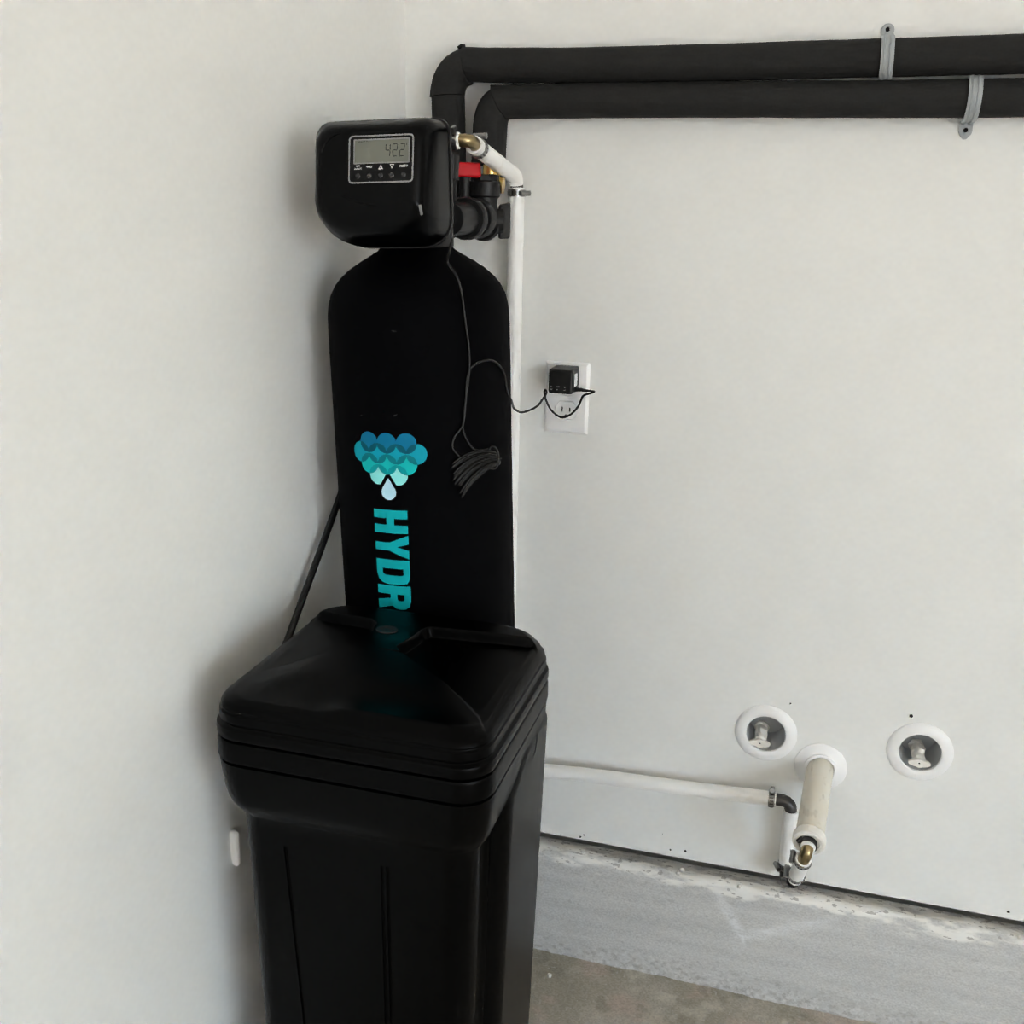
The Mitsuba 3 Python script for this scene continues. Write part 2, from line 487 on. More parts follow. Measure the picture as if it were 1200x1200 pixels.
# the emblem: a cloud of overlapping discs over a drop
ec, er, sp = math.radians(-1.9) * TR, .0130, .0254
rows = [(1.0195, [-1, 0, 1], 'blue'), (1.0060, [-1.5, -.5, .5, 1.5], 'teal'), (.9925, [-1, 0, 1], 'turquoise'), (.9790, [-.5, .5], 'aqua')]
drop = Point(ec, .9565).buffer(.0098, 24).union(Polygon([(ec - .0084, .9612), (ec + .0084, .9612), (ec, .9752)])).convex_hull
gap = affinity.translate(drop, 0, .0008).buffer(.0042)
discs = [[Point(ec + o * sp, z).buffer(er, 24) for o in os] for z, os, _ in rows]
above = None
for i, (z, os, colour) in enumerate(rows):
    for d in discs[i]:
        vis = d if above is None else d.difference(above)
        if colour == 'aqua':
            vis = vis.difference(gap)
        add(WS + '__tank__emblem_disc', wrap(vis), 'decal_' + colour, label={'blue': 'deep blue disc', 'teal': 'blue-green disc', 'turquoise': 'turquoise disc', 'aqua': 'pale aqua disc'}[colour])
    if i < 3:
        for d in discs[i]:
            for e in discs[i + 1]:
                lens = d.intersection(e)
                if lens.area > 1e-7:
                    add(WS + '__tank__emblem_overlap', wrap(lens, .0008), 'decal_overlap' + ('', '_low', '_pale')[i])
    u = shapely.union_all(discs[i])
    above = u if above is None else above.union(u)
add(WS + '__tank__emblem_drop', wrap(drop), 'decal_drop', label='pale blue water drop')

for az_, h_, wd, an in ((6.3, 1.157, .0032, -12), (4.8, 1.055, .0030, 25), (-19, 1.052, .0022, 30)):
    q = affinity.rotate(affinity.scale(Point(math.radians(az_) * TR, h_).buffer(1, 8), wd, .0007), an)
    add(WS + '__tank__scuff', wrap(q, .0002), 'button_black')
# lettering, reading downwards: letter-right = down, letter-up = to the right
sl, sr = math.radians(-13.0) * TR, math.radians(9.3) * TR
CAP = sr - sl


def place_letter(poly, top, length):
    """A letter drawn in the unit square (x right, y up) turned to read downwards."""
    q = shapely.transform(poly, lambda c: np.stack([sl + c[:, 1] * CAP, top - c[:, 0] * length], 1))
    add(WS + '__tank__letter', wrap(q), 'decal_letter')


H_ = shapely.union_all([sbox(0, 0, .36, 1), sbox(.64, 0, 1, 1), sbox(.3, .385, .7, .615)])
Y_ = shapely.union_all([sbox(.335, 0, .665, .5), Polygon([(0, 1), (.37, 1), (.50, .66), (.63, 1), (1, 1), (.665, .43), (.335, .43)])])
D_ = Polygon([(0, 0), (.55, 0), (.8, .05), (.95, .17), (1, .33), (1, .76), (.95, .92), (.80, .98), (.55, 1), (0, 1)]).buffer(.02).buffer(-.02)
D_ = D_.difference(Polygon([(.36, .18), (.56, .19), (.635, .27), (.64, .74), (.60, .82), (.36, .82)]))
R_ = shapely.union_all([sbox(0, 0, .36, 1), Polygon([(0, 1), (.62, 1), (.86, .96), (.97, .84), (1, .70), (.96, .55), (.84, .46), (1.0, 0), (.63, 0), (.52, .40), (.30, .40)])])
R_ = R_.difference(Polygon([(.36, .60), (.56, .60), (.63, .64), (.63, .77), (.56, .81), (.36, .81)]))
for poly, top, length in ((H_, .9335, .0305), (Y_, .9010, .0320), (D_, .8675, .0330), (R_, .8325, .0325)):
    place_letter(poly, top, length)

# control head (local frame of the tank: x right, y back, z along the axis)
CH = WS + '__control_cover'
def corner_outline(w0, w1, h0, h1, radii, n=12):
    """Outline (x, height) with its own radius at each corner: top right, top left, bottom left, bottom right."""
    out = []
    for (cx, cy, sx, sy), r, s in zip(((w1, h1, -1, -1), (w0, h1, 1, -1), (w0, h0, 1, 1), (w1, h0, -1, 1)), radii, range(4)):
        for a_ in np.linspace(0, np.pi / 2, n):
            out.append((cx + sx * r + r * math.cos(a_ + s * np.pi / 2), cy + sy * r + r * math.sin(a_ + s * np.pi / 2)))
    return np.array(out)


def front_y(h):
    """The cover's front: sloping panel above, turning back under below it."""
    y = -.1487 + (h - 1.35) * math.tan(math.radians(10.2)) - .0012
    return y + 9.0 * np.maximum(0, 1.318 - h) ** 2 + 6.0 * np.maximum(0, h - 1.383) ** 2


pts = []
for q, ins in ((0, 0), (.45, .0008), (.70, .0025)):
    o = corner_outline(-.0715 + ins, .0775 - ins, 1.2535 + ins, 1.3955 - ins * .6, (.016, .020, .046, .034))
    pts.append(np.column_stack([o[:, 0], -.083 + q * (front_y(o[:, 1]) + .083), o[:, 1]]))
for a_ in np.linspace(0, np.pi / 2, 7):
    ins = .0050 + .0165 * (1 - math.cos(a_))
    o = corner_outline(-.0715 + ins, .0775 - ins, 1.2555 + ins, 1.3945 - ins * .72, (.018, .022, .044, .034))
    pts.append(np.column_stack([o[:, 0], front_y(o[:, 1]) + .0170 * (1 - math.sin(a_)), o[:, 1]]))
cover = trimesh.convex.convex_hull(np.vstack(pts))
add(CH, lean(cover), 'gloss_black', smooth=40)
lip_o = corner_outline(-.0730, .0790, 1.2520, 1.3972, (.017, .021, .047, .035))
lip = trimesh.convex.convex_hull(np.vstack([np.column_stack([lip_o[:, 0], np.full(len(lip_o), y), lip_o[:, 1]]) for y in (-.0830, -.0770)]))
back = hull([(-.060, -.072, 1.380, .006), (.060, -.072, 1.380, .006), (-.055, -.072, 1.268, .006), (.055, -.072, 1.268, .006),
             (-.045, -.005, 1.370, .010), (.036, -.030, 1.370, .010), (-.045, -.005, 1.275, .010), (.036, -.030, 1.275, .010)])
lip = mesh_of(man_of(lip) + man_of(back))
add(WS + '__valve_housing', lean(lip), 'valve_black', smooth=40)
add(WS + '__valve_neck', lean(cat(rod((0, 0, 1.25), (0, 0, 1.275), .048, 40, .002), rod((0, 0, 1.262), (0, 0, 1.33), .040, 40))), 'valve_black', smooth=40)
add(WS + '__valve_body', lean(rbox((-.005, .015, 1.318), (.075, .08, .10), .012)), 'valve_black', smooth=40)
# crease under the panel and the side latches
tl = math.radians(10.2)
pc = np.array([.0205, -.1487, 1.3500])
pu, pv, pn = np.array([1.0, 0, 0]), np.array([0, math.sin(tl), math.cos(tl)]), np.array([0, -math.cos(tl), math.sin(tl)])
# the plane of the cover's front, measured on the hull itself
off = 0.0005
pc = pc + pn * off


def on_panel(t, lift):
    """Puts a mesh drawn in the xy plane on the sloping front of the cover."""
    v = t.vertices
    t = t.copy()
    t.vertices = pc + v[:, :1] * pu + v[:, 1:2] * pv + (v[:, 2:] + lift) * pn
    return lean(t)


def rrect(x0, y0, x1, y1, r):
    return sbox(x0 + r, y0 + r, x1 - r, y1 - r).buffer(r, 8)


DP = WS + '__display_panel'
PW, PH = .0392, .0262
add(DP, on_panel(prism(rrect(-PW, -PH, PW, PH, .005), .0012), -.0004), 'panel_black')
add(DP + '__outline', on_panel(prism(rrect(-PW, -PH, PW, PH, .005).difference(rrect(-PW + .0018, -PH + .0018, PW - .0018, PH - .0018, .0035)), .0006), .0006), 'print_grey', label='thin grey outline')
LX0, LX1, LY0, LY1 = -.0315, .0330, -.0035, .0205
add(DP + '__screen_frame', on_panel(prism(rrect(LX0 - .0015, LY0 - .0015, LX1 + .0015, LY1 + .0015, .001).difference(sbox(LX0, LY0, LX1, LY1)), .0009), .0006), 'print_grey')
add(DP + '__screen', on_panel(prism(sbox(LX0, LY0, LX1, LY1), .0003), .0006), 'lcd_grey', label='grey liquid crystal display')
SEG = {'a': ((0, 2), (1, 2)), 'b': ((1, 2), (1, 1)), 'c': ((1, 1), (1, 0)), 'd': ((0, 0), (1, 0)), 'e': ((0, 1), (0, 0)), 'f': ((0, 2), (0, 1)), 'g': ((0, 1), (1, 1))}
for dx, segs in ((0.0050, 'fgbc'), (.0135, 'abged'), (.0220, 'abged')):
    lines = []
    for s in segs:
        (x0, y0), (x1, y1) = SEG[s]
        a, b = np.array([x0 * .0050, y0 * .0065]), np.array([x1 * .0050, y1 * .0065])
        d = (b - a) / np.linalg.norm(b - a) * .0004
        lines.append(LineString([a + d, b - d]).buffer(.00048, cap_style=2))
    q = shapely.union_all(lines)
    q = shapely.transform(q, lambda c: np.stack([c[:, 0] + .05 * c[:, 1] + dx + .0005, c[:, 1] + .0025], 1))
    add(DP + '__digit', on_panel(prism(q, .0002), .0009), 'lcd_dark')
q = shapely.transform(LineString([(0, 0), (.0004, .0018)]).buffer(.0004), lambda c: c + np.array([.0305, .0145]))
add(DP + '__digit', on_panel(prism(q, .0002), .0009), 'lcd_dark')
q = shapely.union_all([sbox(.0, 0, .008, .0006), sbox(.009, 0, .0115, .0006)])
add(DP + '__screen_tick', on_panel(prism(affinity.translate(q, -.0275, .0190), .0002), .0009), 'lcd_dark')


def words(s, h, cx, cy):
    t = meshkit.text_mesh(s, h, .0002, bold=True)
    t.apply_translation((cx - t.bounds[:, 0].mean(), cy, 0))
    return t


BX = [-.0275, -.0135, .0, .0135, .0275]
add(DP + '__caption', on_panel(cat(words('SET', .0019, BX[0], -.0082), words('CLOCK', .0019, BX[0], -.0110)), .0008), 'print_white', label='white SET CLOCK caption')
add(DP + '__caption', on_panel(words('NEXT', .0021, BX[1], -.0092), .0008), 'print_white', label='white NEXT caption')
add(DP + '__caption', on_panel(words('REGEN', .0021, BX[4], -.0092), .0008), 'print_white', label='white REGEN caption')
tri = Polygon([(-.0028, -.0022), (.0028, -.0022), (0, .0030)])
tri = tri.difference(tri.buffer(-.0007))
add(DP + '__arrow', on_panel(prism(affinity.translate(tri, BX[2], -.0092), .0002), .0008), 'print_white', label='white up arrow')
add(DP + '__arrow', on_panel(prism(affinity.translate(affinity.rotate(tri, 180, origin=(0, 0)), BX[3], -.0082), .0002), .0008), 'print_white', label='white down arrow')
for b in BX:
    t = lathe([(0, -.0003), (.0030, -.0003), (.0030, .0004), (.0022, .0010), (.0012, .0006), (0, .0005)], (b, -.0180, 0), (0, 0, 1), 20)
    add(DP + '__button', on_panel(t, .0008), 'button_black', smooth=30)
# moulded details of the cover: curved bead at upper left, crease below the panel, two latches
def on_cover(pts, r, key, mat, lift=0.0):
    """A bead along points (x, z) of the cover's front, dropped on its surface from the front."""
    loc, ray_i, _ = cover.ray.intersects_location([(x, -.4, z) for x, z in pts], [(0, 1, 0)] * len(pts), multiple_hits=False)
    loc = loc[np.argsort(ray_i)]
    return add(key, lean(tube(loc + np.array([0, -lift, 0]), r, 8)), mat, smooth=True)


th = np.linspace(.15, 1.35, 14)
on_cover([(-.0250 - .0290 * math.sin(a), 1.352 + .0285 * math.cos(a)) for a in th], .0019, CH + '__bead', 'gloss_black', -.0002)
on_cover([(-.026 + .07 * u, 1.3115 - .012 * math.sin(2.6 * u)) for u in np.linspace(0, .55, 10)], .0011, CH + '__crease', 'gloss_black', .0001)
on_cover([(.0655, 1.3005 - .0105 * u) for u in np.linspace(0, 1, 6)], .0021, CH + '__latch', 'latch_grey', -.0010)
on_cover([(-.0672 + .0015 * u, 1.302 - .018 * u) for u in np.linspace(0, 1, 6)], .0014, CH + '__latch', 'latch_grey', -.0006)

# bypass valve behind the head: two ports running back, union nuts, upright body, red handles
BV = WS + '__bypass_valve'
ports = []
for px_, dz in ((.108, 0), (.166, 0)):
    ports += [rod((px_, -.27, 1.286), (px_, -.10, 1.286), .0215, 28, .001), lathe([(.0, -.205), (.027, -.205), (.0285, -.202), (.0285, -.188), (.027, -.185), (0, -.185)], (px_, 0, 1.286), (0, 1, 0), 32),
              lathe([(.0, -.165), (.0255, -.165), (.0275, -.160), (.0275, -.145), (0, -.145)], (px_, 0, 1.286), (0, 1, 0), 32)]
add(BV, cat(*ports), 'valve_black', smooth=35, label='black bypass valve behind the head')
for px_ in (.108, .166):
    body = cat(rod((px_, -.115, 1.262), (px_, -.115, 1.332), .0185, 28, .003), rod((px_, -.115, 1.315), (px_, -.115, 1.338), .0225, 28, .002),
               lathe([(0, -.006), (.024, -.006), (.026, 0), (.024, .006), (0, .006)], (px_, -.118, 1.280), (0, 1, 0), 28),
               rod((px_, -.115, 1.283), (px_ + .027, -.105, 1.283), .017, 24, .002), hull([(px_ + .022, -.105, 1.262, .004), (px_ + .026, -.085, 1.262, .004), (px_ + .022, -.105, 1.302, .004), (px_ + .026, -.085, 1.305, .004)]))
    add(BV + '__valve_tee', body, 'valve_black', smooth=35)
    add(BV + '__union_nut', lathe([(0, 0), (.0195, 0), (.0205, .002), (.0205, .012), (.0195, .014), (0, .014)], (px_, -.115, 1.332), (0, 0, 1), 10), 'valve_black')
hd = hull([(.128, -.165, 1.345, .004), (.164, -.140, 1.345, .004), (.128, -.165, 1.358, .003), (.164, -.140, 1.358, .003), (.131, -.150, 1.345, .004), (.160, -.128, 1.345, .004)])
add(BV + '__handle', hd, 'red_plastic', smooth=35, label='red lever handle')
add(BV + '__handle_stem', rod((.146, -.146, 1.30), (.146, -.146, 1.344), .0075, 16), 'valve_black', smooth=35)
lever = cat(hull([(.1725, -.245, 1.375, .006), (.1725, -.235, 1.375, .006), (.1725, -.245, 1.348, .005), (.1725, -.235, 1.348, .005)]),
            rod((.1725, -.24, 1.346), (.1725, -.232, 1.300), .0032, 10), hull([(.1725, -.236, 1.315, .0055), (.172, -.228, 1.292, .0050)]))
lever.apply_translation((-.010, .0, -.010))
add(WS + '__power_socket', lever, 'valve_black', smooth=35)

# ------------------------------------------------------------------ brine tank
BT = 'brine_tank'
tag(BT, 'square black plastic brine tank with a ribbed lid, in front of the tall round tank', 'salt tank')
BC, BA, BB = np.array([.2125, -.5870]), .1570, .1420


def outline(a, b, r, n=26):
    """Rounded rectangle about the origin, counter-clockwise; the same count of points for any size."""
    out = []
    for cx, cy, s in ((a - r, b - r, 0), (-(a - r), b - r, 1), (-(a - r), -(b - r), 2), (a - r, -(b - r), 3)):
        for t in np.linspace(0, np.pi / 2, n):
            out.append((cx + r * math.cos(t + s * np.pi / 2), cy + r * math.sin(t + s * np.pi / 2)))
    P = np.array(out)
    k = []
    for i in range(4):
        arc = P[i * n:(i + 1) * n]
        nxt = P[((i + 1) % 4) * n]
        k.append(arc)
        k.append(arc[-1] + (nxt - arc[-1]) * np.linspace(0, 1, 62)[1:-1, None])
    return np.vstack(k)


def loft(rings, cap0=True, cap1=True):
    n = len(rings[0])
    V = np.vstack(rings)
    F = []
    j = np.arange(n)
    k = (j + 1) % n
    for i in range(len(rings) - 1):
        F.append(np.stack([i * n + j, i * n + k, (i + 1) * n + k], 1))
        F.append(np.stack([i * n + j, (i + 1) * n + k, (i + 1) * n + j], 1))
    if cap0:
        V = np.vstack([V, rings[0].mean(0)])
        F.append(np.stack([np.full(n, len(V) - 1), k, j], 1))
    if cap1:
        V = np.vstack([V, rings[-1].mean(0)])
        o = (len(rings) - 1) * n
        F.append(np.stack([np.full(n, len(V) - 1), o + j, o + k], 1))
    t = trimesh.Trimesh(V, np.vstack(F), process=False)
    if t.volume < 0:
        t.invert()
    return t


def ring(a, b, r, z, dx=0.0, dy=0.0):
    o = outline(a, b, r)
    return np.column_stack([o[:, 0] + BC[0] + dx, o[:, 1] + BC[1] + dy, np.full(len(o), z)])


def body_half(z):
    s = (0.65 - z) / .65
    return .1362 - .0125 * s, .1220 - .0125 * s


rings = [ring(*body_half(.0), .028, .0)]
for z in (.006, .1, .2, .3, .4, .5, .6, .64):
    a, b = body_half(max(z, .0))
    rings.append(ring(a, b, .030, z))
# flare to the flange
for z, ins in ((.655, .0195), (.660, .016), (.665, .0125), (.671, .0090), (.679, .0062), (.690, .0042), (.705, .0026), (.7235, .0012), (.7255, .0012), (.7268, .0042),
               (.7284, .0042), (.7296, .0006), (.7320, 0), (.750, 0), (.7530, .0012), (.7545, .004), (.7545, .02)):
    rings.append(ring(BA - ins, BB - ins, .037 - ins * .3, z))
bt = man_of(loft(rings))
# right face: the flange runs smoothly into the panel behind the corner post
panel = hull([(.3395, -.612, .668, .028), (.3395, -.478, .668, .028), (.3230, -.617, -.02 + .03, .028), (.3230, -.478, .01, .028), (.3455, -.560, .700, .0235), (.3455, -.478, .700, .0235)], True)
bt = bt + man_of(panel)
# upright channel beside the front right corner post, arched at the top
chan = hull([(.362, -.660, .652, .0215), (.350, -.657, .0, .0215), (.39, -.660, .652, .0215), (.39, -.657, .0, .0215)], True)
bt = bt - man_of(chan)
# crescent moulded in the right side of the flange
cres = tube(spline([(.3690, -.5235, .7060), (.3685, -.5265, .694), (.3660, -.536, .683), (.3640, -.552, .673)], 16), .0028, 8)
bt = bt - man_of(cres)
# shallow upright ribs of the front face
for x0, x1, r in ((.135, .152, .0022), (.2490, .2490, .0018), (.2555, .2555, .0018)):
    g = tube(np.array([(x0, -.7085, .625), (x0 + (x1 - x0) * .5, -.7045, .45), (x1 + (x1 - x0) * .6, -.6975, .08)]), r, 8)
    bt = bt - man_of(g)
bm = mesh_of(bt)
add(BT + '__body', bm, 'brine_black', smooth=32)

# lid: stepped skirt and a sculpted top
pocket_r = Polygon([(.2135, -.574), (.219, -.548), (.2225, -.515), (.228, -.504), (.30, -.4975), (.352, -.488), (.3600, -.497), (.3610, -.690), (.3574, -.697), (.3424, -.672), (.322, -.652),
                    (.293, -.632), (.252, -.606), (.226, -.588)]).buffer(-.002).buffer(.004).buffer(-.002)
pocket_l = Polygon([(.068, -.489), (.10, -.499), (.150, -.504), (.160, -.513), (.1645, -.535), (.166, -.559), (.1615, -.584), (.140, -.610), (.1079, -.6306), (.0667, -.661), (.0630, -.655), (.0630, -.497)]).buffer(-.002).buffer(.004).buffer(-.002)


def sstep(a, b, x):
    t = np.clip((x - a) / (b - a), 0, 1)
    return t * t * (3 - 2 * t)


def sdist(poly, x, y):
    p = shapely.points(x, y)
    return np.where(shapely.contains_properly(poly, p), -1, 1) * shapely.distance(poly.boundary, p)


def lid_top(x, y, ins):
    """Height of the lid's top at (x, y), ins = how far in from the outline."""
    v = (y - (BC[1] - BB)) / (2 * BB)
    u = (x - BC[0]) / BA
    rim = .7985 + .0035 * v
    # plateau: the front mound, the neck and the rear shelf in one smooth surface
    dome = .8045 + .0135 * (1 - .9 * np.clip(u, -1, 1) ** 2) * sstep(.0, .50, v) * (1 - .30 * sstep(.55, .80, v)) - .0035 * sstep(.80, 1.0, v)
    front = sstep(-.25, .05, u) * (1 - sstep(.0, .22, v))
    z = rim + (dome + .0034 * front - rim) * (sstep(.008, .085, ins) * (1 - front) + sstep(.006, .022, ins) * front)
    au = np.abs(u)
    rear = rim + (.8155 - .0035 * sstep(.5, .85, au) - .010 * sstep(.85, .97, au) - rim) * sstep(.005, .024, ins)
    kr = sstep(.60, .78, v)
    z = z * (1 - kr) + rear * kr
    floor_ = rim - .0005 + .0030 * sstep(.02, .09, ins) - .0045 * sstep(.74, .60, v) * 0
    for poly in (pocket_l, pocket_r):
        d = sdist(poly, x, y)
        k = 1 - sstep(-.0016, .0008, d)
        z = z * (1 - k) + np.minimum(floor_, z - .0016) * k
    return z


rings = [ring(BA - .02, BB - .02, .03, .7552)]
for z, ins in ((.7552, .0035), (.7562, .0010), (.7590, 0), (.7660, 0), (.7685, .0006), (.7700, .0034), (.7716, .0042), (.7735, .0032), (.7760, .0026), (.7835, .0030), (.7850, .0046),
               (.7868, .0050), (.7885, .0042), (.7915, .0050), (.7945, .0070)):
    rings.append(ring(BA - ins, BB - ins, .037, z))
for ins in np.concatenate([np.linspace(.0088, .020, 7), np.linspace(.022, .1405, 92)]):
    r = max(.037 - .6 * max(0, ins - .01), .012 if ins < .13 else .0015)
    a, b = BA - ins, BB - ins
    rg = ring(a, b, min(r, b * .98), 0)
    rg[:, 2] = lid_top(rg[:, 0], rg[:, 1], np.full(len(rg), ins)) - .0036 * (1 - sstep(.006, .017, ins))
    rings.append(rg)
add(BT + '__lid', loft(rings), 'brine_black', smooth=38, label='black lid with sculpted top and two raised rear wings')
oval = lathe([(0, 0), (.0125, 0), (.0135, .0006), (.0125, .0014), (.0112, .0011), (.0085, .0012), (.0075, .0008), (0, .0008)], (0, 0, 0), (0, 0, 1), 40)
oval.vertices *= np.array([1.0, .85, 1.5])
oval.apply_translation((.1825, -.5300, float(lid_top(np.array([.1825]), np.array([-.5300]), np.array([.085]))[0]) - .0003))
add(BT + '__lid__oval_emblem', oval, 'valve_black', smooth=30, label='small raised oval emblem')

# black brine line from the head down behind the tank into the brine tank
bl = spline([(.075, -.215, 1.300), (.050, -.195, 1.22), (.0150, -.205, 1.08), (.014, -.26, .965), (.016, -.2909, .9174), (.018, -.372, .846), (.018, -.4563, .7702), (.020, -.492, .738), (.044, -.525, .712), (.062, -.540, .705)], 70)
add('brine_tube', tube(bl, .0048, 12), 'tube_black', smooth=True, label='thin black tube slanting down the left wall behind the tank to the brine tank', category='tube')

# ------------------------------------------------------------------ insulated pipes
def sleeve(P, r, step=.012, wob=.0008, seed=0, n=32):
    P = densify(np.asarray(P, float), step)
    t = tube(P, r, n)
    v = t.vertices
    nv = (meshkit.fbm(v * 22, 3, seed) - .5) * 2 * wob
    c = np.repeat(P, n, 0)
    d = v[:len(c)] - c
    v[:len(c)] += d / np.linalg.norm(d, axis=1, keepdims=True) * nv[:len(c), None]
    t.vertices = v
    return t


def clip(t, point, normal):
    """Keeps the side of the plane that the normal points to, with a flat cut face."""
    mm = man_of(t).trim_by_plane(tuple(map(float, normal)), float(np.dot(point, normal)))
    return mesh_of(mm)


IP = 'insulated_pipe'
R1 = .0238
tag(IP, 'upper of the two horizontal pipes in black foam insulation, its elbow nearest the corner', 'pipe', 'black insulated water pipes')
y1 = -.030
Z1 = 1.5000
x1 = .0780
run = sleeve([(.098, y1, Z1 + .003), (.14, y1, Z1 + .001), (.25, y1, Z1 - .0015), (.45, y1, Z1 - .001), (.7, y1, Z1 + .0015), (1.0, y1, Z1 + .004), (1.6, y1, Z1 + .004)], R1, seed=1)
cutp, cutn = np.array([.1115, y1, Z1 - .012]), np.array([math.cos(math.radians(12)), 0, math.sin(math.radians(12))])
add(IP + '__insulation_sleeve', clip(run, cutp, cutn), 'black_foam', smooth=40)
el = bend([(.20, y1, Z1 + .0005), (x1 + .002, y1, Z1 + .0005), (x1, y1, 1.440)], [0, .042, 0], 16)
el = sleeve(el, R1 + .0022, .006, seed=2)
el = clip(clip(el, cutp + cutn * .0004, -cutn), np.array([0, 0, 1.452]), np.array([-.06, 0, 1.0]))
add(IP + '__insulation_elbow', el, 'black_foam', smooth=40)
add(IP + '__insulation_sleeve', clip(sleeve([(x1 + .002, y1, 1.47), (x1 + .003, y1, 1.42), (x1 + .010, y1 - .015, 1.34)], R1 + .0012, seed=3), np.array([0, 0, 1.4512]), np.array([.06, 0, -1.0])), 'black_foam', smooth=40)
flange_tab = tube(np.array([(.0960, y1 - .002, Z1 + .0245), (.1010, y1 - .002, Z1 + .0280), (.1060, y1 - .002, Z1 + .0268)]), .0028, 8)
add(IP + '__insulation_flap', flange_tab, 'black_foam', smooth=True)
add(IP + '__pipe_riser', rod((x1 + .012, -.05, 1.30), (x1 + .010, -.045, 1.36), .011, 20), 'brass_dull', smooth=35)

IQ = 'insulated_pipe_001'
tag(IQ, 'lower of the two horizontal pipes in black foam insulation, mitred elbow above the brass fitting', 'pipe', 'black insulated water pipes')
Z2, x2 = 1.4515, .1455
run = sleeve([(.10, y1, Z2 - .0015), (.25, y1, Z2), (.45, y1, Z2 + .0005), (.7, y1, Z2 - .001), (1.0, y1, Z2 - .0005), (1.6, y1, Z2)], R1, seed=5)
ca = math.radians(28)
cutp, cutn = np.array([.1610, y1, Z2 - .003]), np.array([math.cos(ca), 0, math.sin(ca)])
add(IQ + '__insulation_sleeve', clip(run, cutp, cutn), 'black_foam', smooth=40)
dn = bend([(.26, y1, Z2 + .001), (x2 + .002, y1, Z2 + .001), (x2, y1 - .004, 1.362)], [0, .036, 0], 16)
dn = sleeve(dn, R1 + .0018, .006, seed=6)
add(IQ + '__insulation_elbow', clip(dn, cutp - cutn * .0006, -cutn), 'black_foam', smooth=40)
add(IQ + '__brass_fitting', cat(lathe([(0, 0), (.0135, 0), (.0145, .002), (.0145, .014), (.0135, .016), (0, .016)], (.170, -.103, 1.331), (0, 0, 1), 8),
                                rod((.170, -.103, 1.318), (.170, -.103, 1.360), .0105, 24, .001), rod((.155, -.105, 1.334), (.184, -.101, 1.332), .0085, 20, .001),
                                rod((.1835, -.101, 1.332), (.1895, -.1005, 1.3315), .0125, 6)), 'brass', smooth=30, label='brass pipe fitting')
add(IQ + '__pipe_riser', tube(np.array([(.166, -.112, 1.325), (.168, -.095, 1.332), (.170, -.07, 1.338), (.160, -.045, 1.36), (.15, -.035, 1.38)]), .010, 16), 'valve_black', smooth=True)


def strap(x, z, up, key, label, skew):
    """One-hole plastic pipe strap: a ribbed band over the pipe, a tab with a hole on the wall (up or down)."""
    r0, th_, w_ = R1 + .0016, .0022, .0083
    s = 1 if up else -1
    path = []
    for a in np.linspace(-95, 92, 30):
        a = math.radians(a)
        path.append((y1 - r0 * math.cos(a), z + s * r0 * math.sin(a)))
    path.append((-.0035, z + s * (r0 + .0005)))
    path.append((-.0022, z + s * (r0 + .0045)))
    P = np.array(path)
    t = np.gradient(P, axis=0)
    t /= np.linalg.norm(t, axis=1, keepdims=True)
    N = np.stack([-t[:, 1], t[:, 0]], 1)
    if N[15] @ (P[15] - np.array([y1, z])) < 0:
        N = -N
    prof_ = np.array([(-w_, 0), (-w_, th_), (-w_ * .62, th_), (-w_ * .55, th_ + .0011), (-w_ * .30, th_ + .0011), (-w_ * .22, th_), (w_ * .22, th_), (w_ * .30, th_ + .0011),
                      (w_ * .55, th_ + .0011), (w_ * .62, th_), (w_, th_), (w_, 0)])
    rg = []
    for (py, pz), nn, i in zip(P, N, range(len(P))):
        slope = (pz - z) * skew
        rg.append(np.column_stack([x + slope + prof_[:, 0], py + nn[0] * prof_[:, 1], pz + nn[1] * prof_[:, 1]]))
    band = loft(rg)
    tab = sbox(-w_, 0, w_, .010).union(Point(0, .0095).buffer(w_, 16)).difference(Point(0, .0105).buffer(.0030, 12)) if up else \
        Polygon([(-w_, 0), (w_, 0), (w_, .010), (w_ * .9, .014), (w_ * .25, .020), (-w_ * .25, .020), (-w_ * .9, .014), (-w_, .010)]).difference(Point(0, .0085).buffer(.0032, 12))
    tb = prism(tab, .0032)
    v = tb.vertices
    tb.vertices = np.stack([x + s * (r0 + .004) * skew + v[:, 0], -.0002 - v[:, 2], z + s * (r0 + .003 + v[:, 1])], 1)
    trimesh.repair.fix_normals(tb)
    hz = z + s * (r0 + .003 + (.0105 if up else .0085))
    tag(key, label, 'pipe strap', 'grey plastic pipe straps')
    add(key + '__band', band, 'grey_plastic', smooth=25)
    add(key + '__tab', tb, 'grey_plastic', smooth=25)
    add(key + '__nail', rod((x + s * (r0 + .01) * skew, .002, hz), (x + s * (r0 + .01) * skew, -.0012, hz), .0029, 12), 'dark_hole')


strap(.6935, Z1 + .0012, True, 'pipe_strap', 'grey plastic strap over the upper insulated pipe, its nail tab above the pipe', -.04)
strap(.8060, Z2 - .001, False, 'pipe_strap_001', 'grey plastic strap over the lower insulated pipe, its nail tab below the pipe', .0)

